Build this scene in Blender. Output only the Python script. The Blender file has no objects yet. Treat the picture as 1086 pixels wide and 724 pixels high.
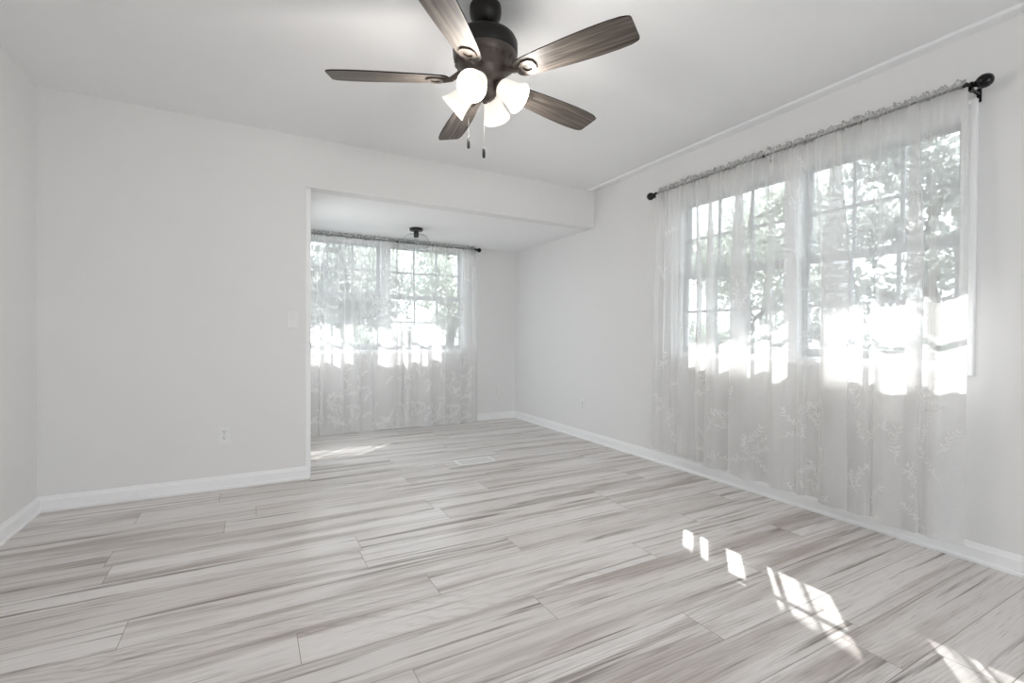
import bpy, bmesh, math, random
from math import sin, cos, pi, radians, exp, hypot, atan2, sqrt
from mathutils import Vector, Matrix

S = bpy.context.scene
COL = S.collection

# ------------------------------------------------------------------ camera
XL, XR, YB, YD, ZC, ZA, XO = -1.0814, 2.9341, 3.7083, 5.2643, 2.44, 2.0859, 0.3439
YREAR = -2.6
FPX, YAW, CAMZ, PITCH, ROLL = 505.61, 0.5005, 1.026, -0.0109, 0.0057
cam_d = bpy.data.cameras.new('camera')
cam = bpy.data.objects.new('camera', cam_d)
COL.objects.link(cam)
S.camera = cam
cam_d.sensor_fit = 'HORIZONTAL'
cam_d.sensor_width = 36.0
cam_d.lens = FPX / 1086.0 * 36.0
cam_d.clip_start = 0.02
_F = Vector((sin(YAW) * cos(PITCH), cos(YAW) * cos(PITCH), sin(PITCH)))
_R = Vector((cos(YAW), -sin(YAW), 0))
_U = _R.cross(_F)
_R2 = cos(ROLL) * _R + sin(ROLL) * _U
_U2 = -sin(ROLL) * _R + cos(ROLL) * _U
cam.matrix_world = Matrix((
    (_R2.x, _U2.x, -_F.x, 0), (_R2.y, _U2.y, -_F.y, 0),
    (_R2.z, _U2.z, -_F.z, CAMZ), (0, 0, 0, 1)))

# ------------------------------------------------------------------ light
SKY_STRENGTH = 4.1
SUN_STRENGTH = 17.0
BULB_W = 6.8
EXPOSURE = -0.03
CURTAIN_TAU = 0.75
world = bpy.data.worlds.new('sky')
S.world = world
world.use_nodes = True
wn = world.node_tree
for n in list(wn.nodes):
    wn.nodes.remove(n)
bg = wn.nodes.new('ShaderNodeBackground')
bg.inputs['Color'].default_value = (0.875, 0.945, 1.0, 1)
bg.inputs['Strength'].default_value = SKY_STRENGTH
wo = wn.nodes.new('ShaderNodeOutputWorld')
wn.links.new(bg.outputs[0], wo.inputs[0])

SUNDIR = Vector((-1.0, -0.845, -1.04)).normalized()
sun_d = bpy.data.lights.new('sun', 'SUN')
sun_d.energy = SUN_STRENGTH
sun_d.angle = radians(0.53)
sun_d.color = (1.0, 0.985, 0.96)
sun = bpy.data.objects.new('sun', sun_d)
COL.objects.link(sun)
sun.location = (8, 9, 10)
sun.rotation_euler = SUNDIR.to_track_quat('-Z', 'Y').to_euler()

vs = S.view_settings
S.display_settings.display_device = 'sRGB'
vs.view_transform = 'Standard'
vs.look = 'None'
vs.exposure = EXPOSURE
vs.gamma = 1.0
vs.use_curve_mapping = False
cy = S.cycles
cy.use_denoising = True
try:
    cy.denoiser = 'OPENIMAGEDENOISE'
except Exception:
    pass
cy.max_bounces = 14
cy.diffuse_bounces = 8
cy.glossy_bounces = 4
cy.transmission_bounces = 8
cy.transparent_max_bounces = 32
cy.caustics_reflective = False
cy.caustics_refractive = False
cy.sample_clamp_indirect = 8.0

# ------------------------------------------------------------------ materials
def mat(name, color=(0.8, 0.8, 0.8), rough=0.5, metal=0.0, spec=0.5, bump=0.0, bump_scale=300.0,
        tint=0.0, tint_scale=3.0):
    m = bpy.data.materials.new(name)
    m.use_nodes = True
    nt = m.node_tree
    b = nt.nodes['Principled BSDF']
    b.inputs['Base Color'].default_value = (*color, 1)
    b.inputs['Roughness'].default_value = rough
    b.inputs['Metallic'].default_value = metal
    b.inputs['Specular IOR Level'].default_value = spec
    if tint or bump:
        tc = nt.nodes.new('ShaderNodeTexCoord')
    if tint:
        nz = nt.nodes.new('ShaderNodeTexNoise')
        nz.inputs['Scale'].default_value = tint_scale
        nz.inputs['Detail'].default_value = 4
        nt.links.new(tc.outputs['Object'], nz.inputs['Vector'])
        r = nt.nodes.new('ShaderNodeValToRGB')
        r.color_ramp.elements[0].position = 0.3
        r.color_ramp.elements[1].position = 0.7
        r.color_ramp.elements[0].color = (*[c * (1 - tint) for c in color], 1)
        r.color_ramp.elements[1].color = (*[min(1, c * (1 + tint)) for c in color], 1)
        nt.links.new(nz.outputs['Fac'], r.inputs[0])
        nt.links.new(r.outputs[0], b.inputs['Base Color'])
    if bump:
        n2 = nt.nodes.new('ShaderNodeTexNoise')
        n2.inputs['Scale'].default_value = bump_scale
        n2.inputs['Detail'].default_value = 3
        nt.links.new(tc.outputs['Object'], n2.inputs['Vector'])
        bp = nt.nodes.new('ShaderNodeBump')
        bp.inputs['Strength'].default_value = bump
        bp.inputs['Distance'].default_value = 0.002
        nt.links.new(n2.outputs['Fac'], bp.inputs['Height'])
        nt.links.new(bp.outputs[0], b.inputs['Normal'])
    return m


M = {}
M['wall'] = mat('wall_paint', (0.80, 0.795, 0.79), 0.75, spec=0.25, bump=0.06, bump_scale=180, tint=0.006)
M['ceil'] = mat('ceiling_paint', (0.88, 0.88, 0.885), 0.85, spec=0.2, bump=0.05, bump_scale=140, tint=0.006)
M['trim'] = mat('trim_paint', (0.90, 0.90, 0.905), 0.4, spec=0.4, tint=0.01)
M['vinyl'] = mat('window_vinyl', (0.80, 0.81, 0.82), 0.4, spec=0.4, tint=0.01)
M['black'] = mat('black_metal', (0.012, 0.011, 0.011), 0.35, metal=0.3, spec=0.5, bump=0.03, bump_scale=400)
M['gloss_black'] = mat('gloss_black', (0.006, 0.006, 0.006), 0.12, spec=0.35, tint=0.05)
M['rod'] = mat('rod_metal', (0.03, 0.028, 0.027), 0.35, metal=0.6, tint=0.1)
M['bronze'] = mat('oil_bronze', (0.11, 0.09, 0.078), 0.38, metal=0.45, bump=0.04, bump_scale=300, tint=0.1)
M['darkbronze'] = mat('dark_bronze', (0.014, 0.012, 0.011), 0.4, metal=0.4, bump=0.03, tint=0.1)
M['plastic'] = mat('white_plastic', (0.82, 0.82, 0.81), 0.35, spec=0.4, tint=0.01)
M['slot'] = mat('socket_slot', (0.03, 0.03, 0.03), 0.6, tint=0.05)
M['screw'] = mat('screw_metal', (0.6, 0.6, 0.58), 0.35, metal=0.8, tint=0.05)
M['chain'] = mat('chain_metal', (0.22, 0.21, 0.20), 0.4, metal=0.8, tint=0.05)
M['vent'] = mat('vent_enamel', (0.84, 0.84, 0.83), 0.4, tint=0.01)
M['vent_dark'] = mat('vent_damper', (0.42, 0.40, 0.38), 0.6, tint=0.05)
M['door'] = mat('door_paint', (0.82, 0.82, 0.82), 0.4, tint=0.01)
M['sash'] = mat('sash_backlit_grey', (0.44, 0.45, 0.47), 0.45, spec=0.4, tint=0.02)  # white vinyl greyed in the colour to look backlit
M['siding'] = mat('siding', (0.5, 0.48, 0.45), 0.8, tint=0.05)
M['soffit'] = mat('soffit', (0.6, 0.6, 0.58), 0.8, tint=0.03)
M['lawn'] = mat('lawn', (0.085, 0.088, 0.075), 0.95, spec=0.1, tint=0.3, tint_scale=1.4, bump=0.4, bump_scale=30)
M['bounce_paving'] = mat('bounce_concrete', (0.52, 0.52, 0.52), 0.9, spec=0.2, tint=0.06, tint_scale=2)
M['bark'] = mat('bark', (0.10, 0.085, 0.07), 0.95, spec=0.1, tint=0.3, tint_scale=8, bump=0.8, bump_scale=40)
M['fence'] = mat('fence_board', (0.42, 0.38, 0.33), 0.85, tint=0.15, tint_scale=6)


def leaf_mat(name, col):
    m = bpy.data.materials.new(name)
    m.use_nodes = True
    nt = m.node_tree
    for n in list(nt.nodes):
        nt.nodes.remove(n)
    out = nt.nodes.new('ShaderNodeOutputMaterial')
    tc = nt.nodes.new('ShaderNodeTexCoord')
    nz = nt.nodes.new('ShaderNodeTexNoise')
    nz.inputs['Scale'].default_value = 1.3
    nt.links.new(tc.outputs['Object'], nz.inputs['Vector'])
    r = nt.nodes.new('ShaderNodeValToRGB')
    r.color_ramp.elements[0].position = 0.35
    r.color_ramp.elements[1].position = 0.65
    r.color_ramp.elements[0].color = (*[c * 0.75 for c in col], 1)
    r.color_ramp.elements[1].color = (*[c * 1.25 for c in col], 1)
    nt.links.new(nz.outputs['Fac'], r.inputs[0])
    d = nt.nodes.new('ShaderNodeBsdfDiffuse')
    t = nt.nodes.new('ShaderNodeBsdfTranslucent')
    nt.links.new(r.outputs[0], d.inputs['Color'])
    nt.links.new(r.outputs[0], t.inputs['Color'])
    mx = nt.nodes.new('ShaderNodeMixShader')
    mx.inputs[0].default_value = 0.5
    nt.links.new(d.outputs[0], mx.inputs[1])
    nt.links.new(t.outputs[0], mx.inputs[2])
    nt.links.new(mx.outputs[0], out.inputs[0])
    return m


M['leaf_a'] = leaf_mat('leaf_green', (0.44, 0.475, 0.42))
M['leaf_b'] = leaf_mat('leaf_dark', (0.36, 0.385, 0.36))
M['leaf_c'] = leaf_mat('leaf_pale', (0.50, 0.54, 0.475))


def glass_mat(name, refl=1.0, tint=(1, 1, 1), rim=0.0):
    m = bpy.data.materials.new(name)
    m.use_nodes = True
    nt = m.node_tree
    for n in list(nt.nodes):
        nt.nodes.remove(n)
    out = nt.nodes.new('ShaderNodeOutputMaterial')
    tr = nt.nodes.new('ShaderNodeBsdfTransparent')
    tr.inputs[0].default_value = (*tint, 1)
    gl = nt.nodes.new('ShaderNodeBsdfGlossy')
    gl.inputs['Roughness'].default_value = 0.02
    fr = nt.nodes.new('ShaderNodeFresnel')
    geo = nt.nodes.new('ShaderNodeNewGeometry')      # both faces of the sheet reflect alike
    ior = nt.nodes.new('ShaderNodeMapRange')
    ior.inputs['To Min'].default_value = 1.45
    ior.inputs['To Max'].default_value = 1 / 1.45
    nt.links.new(geo.outputs['Backfacing'], ior.inputs['Value'])
    nt.links.new(ior.outputs[0], fr.inputs['IOR'])
    mul = nt.nodes.new('ShaderNodeMath')
    mul.operation = 'MULTIPLY'
    mul.inputs[1].default_value = refl
    nt.links.new(fr.outputs[0], mul.inputs[0])
    mx = nt.nodes.new('ShaderNodeMixShader')
    nt.links.new(mul.outputs[0], mx.inputs[0])
    nt.links.new(tr.outputs[0], mx.inputs[1])
    nt.links.new(gl.outputs[0], mx.inputs[2])
    nt.links.new(mx.outputs[0], out.inputs[0])
    return m


M['pane'] = glass_mat('window_glass', 1.0, (0.97, 0.98, 0.98))
M['clear'] = glass_mat('clear_shade_glass', 0.9, (0.97, 0.975, 0.975))


def sheer_mat(name, tau, col=(0.85, 0.845, 0.84)):
    """Woven voile: straight through between the threads, more closed the more edge-on it is seen."""
    m = bpy.data.materials.new(name)
    m.use_nodes = True
    nt = m.node_tree
    for n in list(nt.nodes):
        nt.nodes.remove(n)
    L = nt.links.new
    out = nt.nodes.new('ShaderNodeOutputMaterial')
    geo = nt.nodes.new('ShaderNodeNewGeometry')
    dot = nt.nodes.new('ShaderNodeVectorMath')
    dot.operation = 'DOT_PRODUCT'
    L(geo.outputs['Incoming'], dot.inputs[0])
    L(geo.outputs['Normal'], dot.inputs[1])
    ab = nt.nodes.new('ShaderNodeMath')
    ab.operation = 'ABSOLUTE'
    L(dot.outputs['Value'], ab.inputs[0])
    mxm = nt.nodes.new('ShaderNodeMath')
    mxm.operation = 'MAXIMUM'
    mxm.inputs[1].default_value = 0.12
    L(ab.outputs[0], mxm.inputs[0])
    # slight slub in the weave
    tc = nt.nodes.new('ShaderNodeTexCoord')
    mp = nt.nodes.new('ShaderNodeMapping')
    mp.inputs['Scale'].default_value = (60, 60, 420)
    L(tc.outputs['Object'], mp.inputs['Vector'])
    nz = nt.nodes.new('ShaderNodeTexNoise')
    nz.inputs['Scale'].default_value = 1.0
    nz.inputs['Detail'].default_value = 2
    L(mp.outputs[0], nz.inputs['Vector'])
    mr = nt.nodes.new('ShaderNodeMapRange')
    mr.inputs['From Min'].default_value = 0.3
    mr.inputs['From Max'].default_value = 0.7
    mr.inputs['To Min'].default_value = -tau * 0.93
    mr.inputs['To Max'].default_value = -tau * 1.07
    L(nz.outputs['Fac'], mr.inputs['Value'])
    dv = nt.nodes.new('ShaderNodeMath')
    dv.operation = 'DIVIDE'
    L(mr.outputs[0], dv.inputs[0])
    L(mxm.outputs[0], dv.inputs[1])
    ex = nt.nodes.new('ShaderNodeMath')
    ex.operation = 'EXPONENT'
    L(dv.outputs[0], ex.inputs[0])
    d = nt.nodes.new('ShaderNodeBsdfDiffuse')
    d.inputs['Color'].default_value = (*col, 1)
    t = nt.nodes.new('ShaderNodeBsdfTranslucent')
    t.inputs['Color'].default_value = (*col, 1)
    m1 = nt.nodes.new('ShaderNodeMixShader')
    m1.inputs[0].default_value = 0.45
    L(d.outputs[0], m1.inputs[1])
    L(t.outputs[0], m1.inputs[2])
    tr = nt.nodes.new('ShaderNodeBsdfTransparent')
    m2 = nt.nodes.new('ShaderNodeMixShader')
    L(ex.outputs[0], m2.inputs[0])
    L(m1.outputs[0], m2.inputs[1])
    L(tr.outputs[0], m2.inputs[2])
    L(m2.outputs[0], out.inputs[0])
    return m


M['sheer'] = sheer_mat('sheer_voile', CURTAIN_TAU)
M['pocket'] = sheer_mat('gathered_voile', 0.36)
M['thread'] = sheer_mat('embroidery_thread', 1.15, (0.86, 0.855, 0.845))


def shade_mat():
    m = bpy.data.materials.new('frosted_lit_glass')
    m.use_nodes = True
    nt = m.node_tree
    for n in list(nt.nodes):
        nt.nodes.remove(n)
    L = nt.links.new
    out = nt.nodes.new('ShaderNodeOutputMaterial')
    d = nt.nodes.new('ShaderNodeBsdfDiffuse')
    d.inputs['Color'].default_value = (0.9, 0.88, 0.84, 1)
    e = nt.nodes.new('ShaderNodeEmission')
    e.inputs['Color'].default_value = (1.0, 0.94, 0.84, 1)
    e.inputs['Strength'].default_value = 0.62
    a = nt.nodes.new('ShaderNodeAddShader')
    L(d.outputs[0], a.inputs[0])
    L(e.outputs[0], a.inputs[1])
    L(a.outputs[0], out.inputs[0])
    return m


M['shade'] = shade_mat()


def emit(name, col, s):
    m = bpy.data.materials.new(name)
    m.use_nodes = True
    nt = m.node_tree
    b = nt.nodes['Principled BSDF']
    b.inputs['Base Color'].default_value = (0.9, 0.9, 0.88, 1)
    b.inputs['Emission Color'].default_value = (*col, 1)
    b.inputs['Emission Strength'].default_value = s
    return m


M['bulb'] = emit('lit_bulb', (1.0, 0.93, 0.82), 3.5)
M['bulb_off'] = mat('unlit_bulb', (0.85, 0.85, 0.83), 0.2, tint=0.01)


def wood_blade():
    m = bpy.data.materials.new('weathered_blade_wood')
    m.use_nodes = True
    nt = m.node_tree
    L = nt.links.new
    b = nt.nodes['Principled BSDF']
    b.inputs['Roughness'].default_value = 0.5
    b.inputs['Specular IOR Level'].default_value = 0.35
    tc = nt.nodes.new('ShaderNodeTexCoord')
    mp = nt.nodes.new('ShaderNodeMapping')
    mp.inputs['Scale'].default_value = (2.2, 46, 1)
    L(tc.outputs['UV'], mp.inputs['Vector'])
    n1 = nt.nodes.new('ShaderNodeTexNoise')
    n1.inputs['Scale'].default_value = 1.6
    n1.inputs['Detail'].default_value = 7
    n1.inputs['Distortion'].default_value = 0.6
    L(mp.outputs[0], n1.inputs['Vector'])
    r = nt.nodes.new('ShaderNodeValToRGB')
    e = r.color_ramp.elements
    e[0].position = 0.30
    e[0].color = (0.038, 0.031, 0.027, 1)
    e[1].position = 0.72
    e[1].color = (0.185, 0.158, 0.138, 1)
    mid = e.new(0.5)
    mid.color = (0.098, 0.082, 0.070, 1)
    L(n1.outputs['Fac'], r.inputs[0])
    L(r.outputs[0], b.inputs['Base Color'])
    return m


M['blade'] = wood_blade()


def floor_mat():
    m = bpy.data.materials.new('vinyl_plank_oak')
    m.use_nodes = True
    nt = m.node_tree
    L = nt.links.new
    N = nt.nodes.new
    b = nt.nodes['Principled BSDF']
    uv = N('ShaderNodeTexCoord')
    at = N('ShaderNodeAttribute')
    at.attribute_name = 'plank'

    def scaled(sx, sy):
        mp = N('ShaderNodeMapping')
        mp.inputs['Scale'].default_value = (sx, sy, 1)
        L(uv.outputs['UV'], mp.inputs['Vector'])
        return mp.outputs[0]

    def noise(vec, scale, detail, dist=0.0, rough=0.5):
        n = N('ShaderNodeTexNoise')
        n.inputs['Scale'].default_value = scale
        n.inputs['Detail'].default_value = detail
        n.inputs['Distortion'].default_value = dist
        n.inputs['Roughness'].default_value = rough
        L(vec, n.inputs['Vector'])
        return n.outputs['Fac']

    def ramp(fac, stops):
        r = N('ShaderNodeValToRGB')
        e = r.color_ramp.elements
        e[0].position, e[0].color = stops[0][0], (*stops[0][1], 1)
        e[1].position, e[1].color = stops[-1][0], (*stops[-1][1], 1)
        for p_, c_ in stops[1:-1]:
            k = e.new(p_)
            k.color = (*c_, 1)
        L(fac, r.inputs[0])
        return r.outputs[0]

    def mix(fac, a, c, mode='MIX'):
        x = N('ShaderNodeMix')
        x.data_type = 'RGBA'
        x.blend_type = mode
        if isinstance(fac, float):
            x.inputs['Factor'].default_value = fac
        else:
            L(fac, x.inputs['Factor'])
        if isinstance(a, tuple):
            x.inputs['A'].default_value = (*a, 1)
        else:
            L(a, x.inputs['A'])
        if isinstance(c, tuple):
            x.inputs['B'].default_value = (*c, 1)
        else:
            L(c, x.inputs['B'])
        return x.outputs['Result']

    sep = N('ShaderNodeSeparateColor')
    L(at.outputs['Color'], sep.inputs[0])
    base = ramp(sep.outputs[0], [(0.0, (0.66, 0.625, 0.602)), (0.5, (0.725, 0.697, 0.678)), (1.0, (0.775, 0.752, 0.737))])
    # broad heartwood bands running along the board
    band = noise(scaled(0.6, 9.0), 1.0, 6, 0.5, 0.55)
    bandc = ramp(band, [(0.49, (0, 0, 0)), (0.66, (1, 1, 1))])
    col = mix(bandc, base, (0.42, 0.368, 0.338))
    # narrow dark streaks inside the bands
    st = noise(scaled(0.85, 26.0), 1.0, 7, 0.8, 0.58)
    stc = ramp(st, [(0.555, (0, 0, 0)), (0.68, (0.9, 0.9, 0.9))])
    col = mix(stc, col, (0.19, 0.155, 0.137))
    # arched growth rings
    w = N('ShaderNodeTexWave')
    w.wave_type = 'RINGS'
    w.rings_direction = 'Z'
    w.inputs['Scale'].default_value = 6.0
    w.inputs['Distortion'].default_value = 4.5
    w.inputs['Detail'].default_value = 3
    w.inputs['Detail Scale'].default_value = 1.4
    L(scaled(0.55, 4.0), w.inputs['Vector'])
    wc = ramp(w.outputs['Fac'], [(0.0, (0.80, 0.78, 0.765)), (0.35, (1, 1, 1))])
    rm = noise(scaled(0.9, 4.0), 0.8, 2)
    rmc = ramp(rm, [(0.46, (0, 0, 0)), (0.62, (0.8, 0.8, 0.8))])
    wmix = mix(rmc, (1.0, 1.0, 1.0), wc)
    col = mix(1.0, col, wmix, 'MULTIPLY')
    # pores
    fine = noise(scaled(7, 190), 1.0, 3)
    fc = ramp(fine, [(0.3, (0.90, 0.893, 0.887)), (0.6, (1.03, 1.03, 1.03))])
    col = mix(1.0, col, fc, 'MULTIPLY')
    L(col, b.inputs['Base Color'])
    rr = N('ShaderNodeMapRange')
    rr.inputs['To Min'].default_value = 0.24
    rr.inputs['To Max'].default_value = 0.34
    L(fine, rr.inputs['Value'])
    L(rr.outputs[0], b.inputs['Roughness'])
    b.inputs['Specular IOR Level'].default_value = 0.45
    bp = N('ShaderNodeBump')
    bp.inputs['Strength'].default_value = 0.10
    bp.inputs['Distance'].default_value = 0.001
    L(fine, bp.inputs['Height'])
    L(bp.outputs[0], b.inputs['Normal'])
    return m


M['floor'] = floor_mat()
M['seam'] = mat('plank_seam', (0.30, 0.27, 0.25), 0.7, tint=0.05)

# ------------------------------------------------------------------ helpers
def box(bm, x0, y0, z0, x1, y1, z1, bevel=0.0, mi=0):
    vs_ = [bm.verts.new(c) for c in ((x0, y0, z0), (x1, y0, z0), (x1, y1, z0), (x0, y1, z0),
                                     (x0, y0, z1), (x1, y0, z1), (x1, y1, z1), (x0, y1, z1))]
    fs = []
    for q in ((0, 3, 2, 1), (4, 5, 6, 7), (0, 1, 5, 4), (1, 2, 6, 5), (2, 3, 7, 6), (3, 0, 4, 7)):
        f = bm.faces.new([vs_[i] for i in q])
        f.material_index = mi
        fs.append(f)
    if bevel:
        es = list({e for f in fs for e in f.edges})
        bmesh.ops.bevel(bm, geom=es, offset=bevel, segments=2, profile=0.5, affect='EDGES')


def tube(bm, path, r, seg=10, cap=True, radii=None):
    path = [Vector(p) for p in path]
    rings = []
    n = len(path)
    up = Vector((0, 0, 1))
    prev = None
    for i, p in enumerate(path):
        t = (path[min(i + 1, n - 1)] - path[max(i - 1, 0)]).normalized()
        if prev is None:
            a = t.cross(up)
            if a.length < 1e-3:
                a = t.cross(Vector((1, 0, 0)))
        else:
            a = prev - t * prev.dot(t)
            if a.length < 1e-5:
                a = t.cross(up)
        a.normalize()
        prev = a
        b = t.cross(a)
        rr = radii[i] if radii else r
        rings.append([bm.verts.new(p + a * (rr * cos(2 * pi * k / seg)) + b * (rr * sin(2 * pi * k / seg)))
                      for k in range(seg)])
    for i in range(n - 1):
        for k in range(seg):
            bm.faces.new((rings[i][k], rings[i][(k + 1) % seg], rings[i + 1][(k + 1) % seg], rings[i + 1][k]))
    if cap:
        bm.faces.new(list(reversed(rings[0])))
        bm.faces.new(rings[-1])


def lathe(bm, prof, seg=32, mtx=None, cap=True):
    """prof: list of (radius, z); closes on the axis where radius is 0."""
    mtx = mtx or Matrix()
    rings = []
    for r, z in prof:
        if r < 1e-6:
            rings.append([bm.verts.new(mtx @ Vector((0, 0, z)))])
        else:
            rings.append([bm.verts.new(mtx @ Vector((r * cos(2 * pi * k / seg), r * sin(2 * pi * k / seg), z)))
                          for k in range(seg)])
    for a, b in zip(rings[:-1], rings[1:]):
        for k in range(seg):
            k2 = (k + 1) % seg
            if len(a) == 1 and len(b) == 1:
                continue
            if len(a) == 1:
                bm.faces.new((a[0], b[k], b[k2]))
            elif len(b) == 1:
                bm.faces.new((a[k], b[0], a[k2]))
            else:
                bm.faces.new((a[k], b[k], b[k2], a[k2]))


def obj(name, bm, material, parent=None, smooth=False, loc=None, autosmooth=True):
    bmesh.ops.recalc_face_normals(bm, faces=bm.faces)
    me = bpy.data.meshes.new(name)
    bm.to_mesh(me)
    bm.free()
    ms = material if isinstance(material, (list, tuple)) else [material]
    for m_ in ms:
        me.materials.append(m_)
    if smooth:
        for p in me.polygons:
            p.use_smooth = True
        if autosmooth:
            try:
                me.set_sharp_from_angle(angle=radians(40))
            except Exception:
                pass
    o = bpy.data.objects.new(name, me)
    COL.objects.link(o)
    if parent:
        o.parent = parent
    if loc is not None:
        o.location = loc
    return o


def tag(o, label, cat, group=None):
    o['label'] = label
    o['category'] = cat
    if group:
        o['group'] = group
    return o


def thing(name, label, cat, loc=(0, 0, 0), rotz=0.0, group=None):
    o = bpy.data.objects.new(name, None)
    o.empty_display_size = 0.1
    COL.objects.link(o)
    o.location = loc
    o.rotation_euler = (0, 0, rotz)
    return tag(o, label, cat, group)


def struct(name, bm, material, **k):
    o = obj(name, bm, material, **k)
    o['kind'] = 'structure'
    return o


def dup(root, loc, rotz, label, group=None):
    r = root.copy()
    COL.objects.link(r)
    r.location = loc
    r.rotation_euler = (0, 0, rotz)
    r['label'] = label
    if group:
        r['group'] = group
    for ch in list(root.children):
        c = ch.copy()
        COL.objects.link(c)
        c.parent = r
        for g in ch.children:
            d = g.copy()
            COL.objects.link(d)
            d.parent = c
    return r


NEW = bmesh.new
ID = Matrix()

# ------------------------------------------------------------------ room shell
T = 0.12           # wall thickness
# window holes: (u0, u1, z0, z1)
WR = (0.955, 2.665, 0.905, 2.08)
WA = (0.40, 2.225, 0.86, 2.035)


def wall_with_hole(name, fixed0, fixed1, u0, u1, z0, z1, hole, axis):
    bm = NEW()

    def b(ua, ub, za, zb):
        if axis == 'x':
            box(bm, fixed0, ua, za, fixed1, ub, zb)
        else:
            box(bm, ua, fixed0, za, ub, fixed1, zb)
    h = hole
    b(u0, h[0], z0, z1)
    b(h[1], u1, z0, z1)
    b(h[0], h[1], z0, h[2])
    b(h[0], h[1], h[3], z1)
    return struct(name, bm, M['wall'])


wall_with_hole('wall_right', XR, XR + T, YREAR, YD + T, 0, 2.7, WR, 'x')
wall_with_hole('wall_alcove', YD, YD + T, XO - T, XR, 0, 2.7, WA, 'y')
bm = NEW()
box(bm, XL - T, YREAR, 0, XL, YB + T, 2.7)
struct('wall_left', bm, M['wall'])
bm = NEW()
box(bm, XL, YB, 0, XO, YB + T, ZC)
box(bm, XO, YB, ZA, XR, YB + T, ZC)
struct('wall_back', bm, M['wall'])
# side wall of the alcove, with the entry door in it
DY0, DY1, DZ = 3.93, 4.85, 2.03
bm = NEW()
box(bm, XO - T, YB + T, 0, XO, DY0, 2.3)
box(bm, XO - T, DY1, 0, XO, YD, 2.3)
box(bm, XO - T, DY0, DZ, XO, DY1, 2.3)
struct('wall_alcove_side', bm, M['wall'])
bm = NEW()
box(bm, XL - T, YREAR, ZC, XR, YB + T, ZC + 0.15)
struct('ceiling', bm, M['ceil'])
bm = NEW()
box(bm, XO, YB + T, ZA, XR, YD, ZA + 0.2)
struct('ceiling_alcove', bm, M['ceil'])
# unseen rear wall behind the camera, its wide opening added to let daylight in
bm = NEW()
box(bm, XL - T, YREAR - T, 0, XL + 0.9, YREAR, 2.7)
box(bm, XR - 0.9, YREAR - T, 0, XR + T, YREAR, 2.7)
box(bm, XL + 0.9, YREAR - T, 2.2, XR - 0.9, YREAR, 2.7)
struct('wall_rear', bm, M['wall'])

# floor: planks laid along the back wall
PW, PL, GAP = 0.1808, 1.525, 0.0011
JOINT = {2: 1.41, 4: 0.977, 5: 0.137, 6: 0.66, 7: -0.386, 8: 0.452}
rnd = random.Random(5)
bm = NEW()
uvl = bm.loops.layers.uv.new('UVMap')
cl = bm.loops.layers.float_color.new('plank')
fx0, fx1, fy0, fy1 = XL - 0.05, XR + 0.05, YREAR - T, YD + 0.05
k0 = int(math.floor((fy0 - 0.70) / PW))
k1 = int(math.ceil((fy1 - 0.70) / PW))
for k in range(k0, k1):
    ya, yb = max(fy0, 0.70 + k * PW), min(fy1, 0.70 + (k + 1) * PW)
    if yb - ya < 0.004:
        continue
    x = JOINT.get(k, rnd.uniform(0, PL))
    while x > fx0:
        x -= PL
    while x < fx1:
        xa, xb = max(fx0, x), min(fx1, x + PL)
        if xb - xa > 0.01:
            a, b_, c, d = xa + GAP, ya + GAP, xb - GAP, yb - GAP
            ou, ov = rnd.uniform(0, 60), rnd.uniform(0, 60)
            tone = rnd.random()
            f = bm.faces.new([bm.verts.new(v) for v in ((a, b_, 0), (c, b_, 0), (c, d, 0), (a, d, 0))])
            f.normal_update()
            for lp in f.loops:
                lp[uvl].uv = (lp.vert.co.x - x + ou, lp.vert.co.y - ya + ov)
                lp[cl] = (tone, rnd.random(), 0, 1)
        x += PL
box(bm, fx0, fy0, -0.06, fx1, fy1, -0.0012, mi=1)
struct('floor', bm, [M['floor'], M['seam']])


# baseboards: a moulded profile swept along a straight run
BBP = [(0, 0), (0.024, 0), (0.024, 0.012), (0.018, 0.017), (0.013, 0.018), (0.013, 0.062), (0.009, 0.072), (0.006, 0.084), (0, 0.086)]


def sweep(bm, p0, p1, nrm, prof, m0=0.0, m1=0.0):
    """prof (out, up) swept p0->p1; nrm points into the room; m0/m1 = mitre shift per unit of 'out'."""
    p0, p1, nrm = Vector(p0), Vector(p1), Vector(nrm)
    d = (p1 - p0).normalized()
    A = [bm.verts.new(p0 + nrm * o + Vector((0, 0, z)) + d * (m0 * o)) for o, z in prof]
    B = [bm.verts.new(p1 + nrm * o + Vector((0, 0, z)) + d * (m1 * o)) for o, z in prof]
    n = len(prof)
    for i in range(n - 1):
        bm.faces.new((A[i], A[i + 1], B[i + 1], B[i]))
    bm.faces.new(list(reversed(A)))
    bm.faces.new(B)


bm = NEW(); sweep(bm, (XL, YREAR, 0), (XL, YB, 0), (1, 0, 0), BBP, 0, -1)
struct('baseboard_left', bm, M['trim'])
bm = NEW(); sweep(bm, (XL, YB, 0), (XO, YB, 0), (0, -1, 0), BBP, 1, 1)
sweep(bm, (XO, YB, 0), (XO, YB + 0.012, 0), (1, 0, 0), BBP, -1, 0)
struct('baseboard_back', bm, M['trim'])
bm = NEW(); sweep(bm, (XO, YD, 0), (XR, YD, 0), (0, -1, 0), BBP, 0, -1)
struct('baseboard_alcove', bm, M['trim'])
bm = NEW(); sweep(bm, (XR, YREAR, 0), (XR, YD, 0), (-1, 0, 0), BBP, 0, -1)
struct('baseboard_right', bm, M['trim'])
# flat trim where ceiling meets the window wall
CRP = [(0, 0.0), (0, -0.003), (0.03, -0.005), (0.075, -0.014), (0.088, -0.014), (0.095, -0.009), (0.095, 0.0)]
bm = NEW(); sweep(bm, (XR, YREAR, ZC), (XR, YB, ZC), (-1, 0, 0), CRP)
struct('trim_1', bm, M['trim'])

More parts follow.
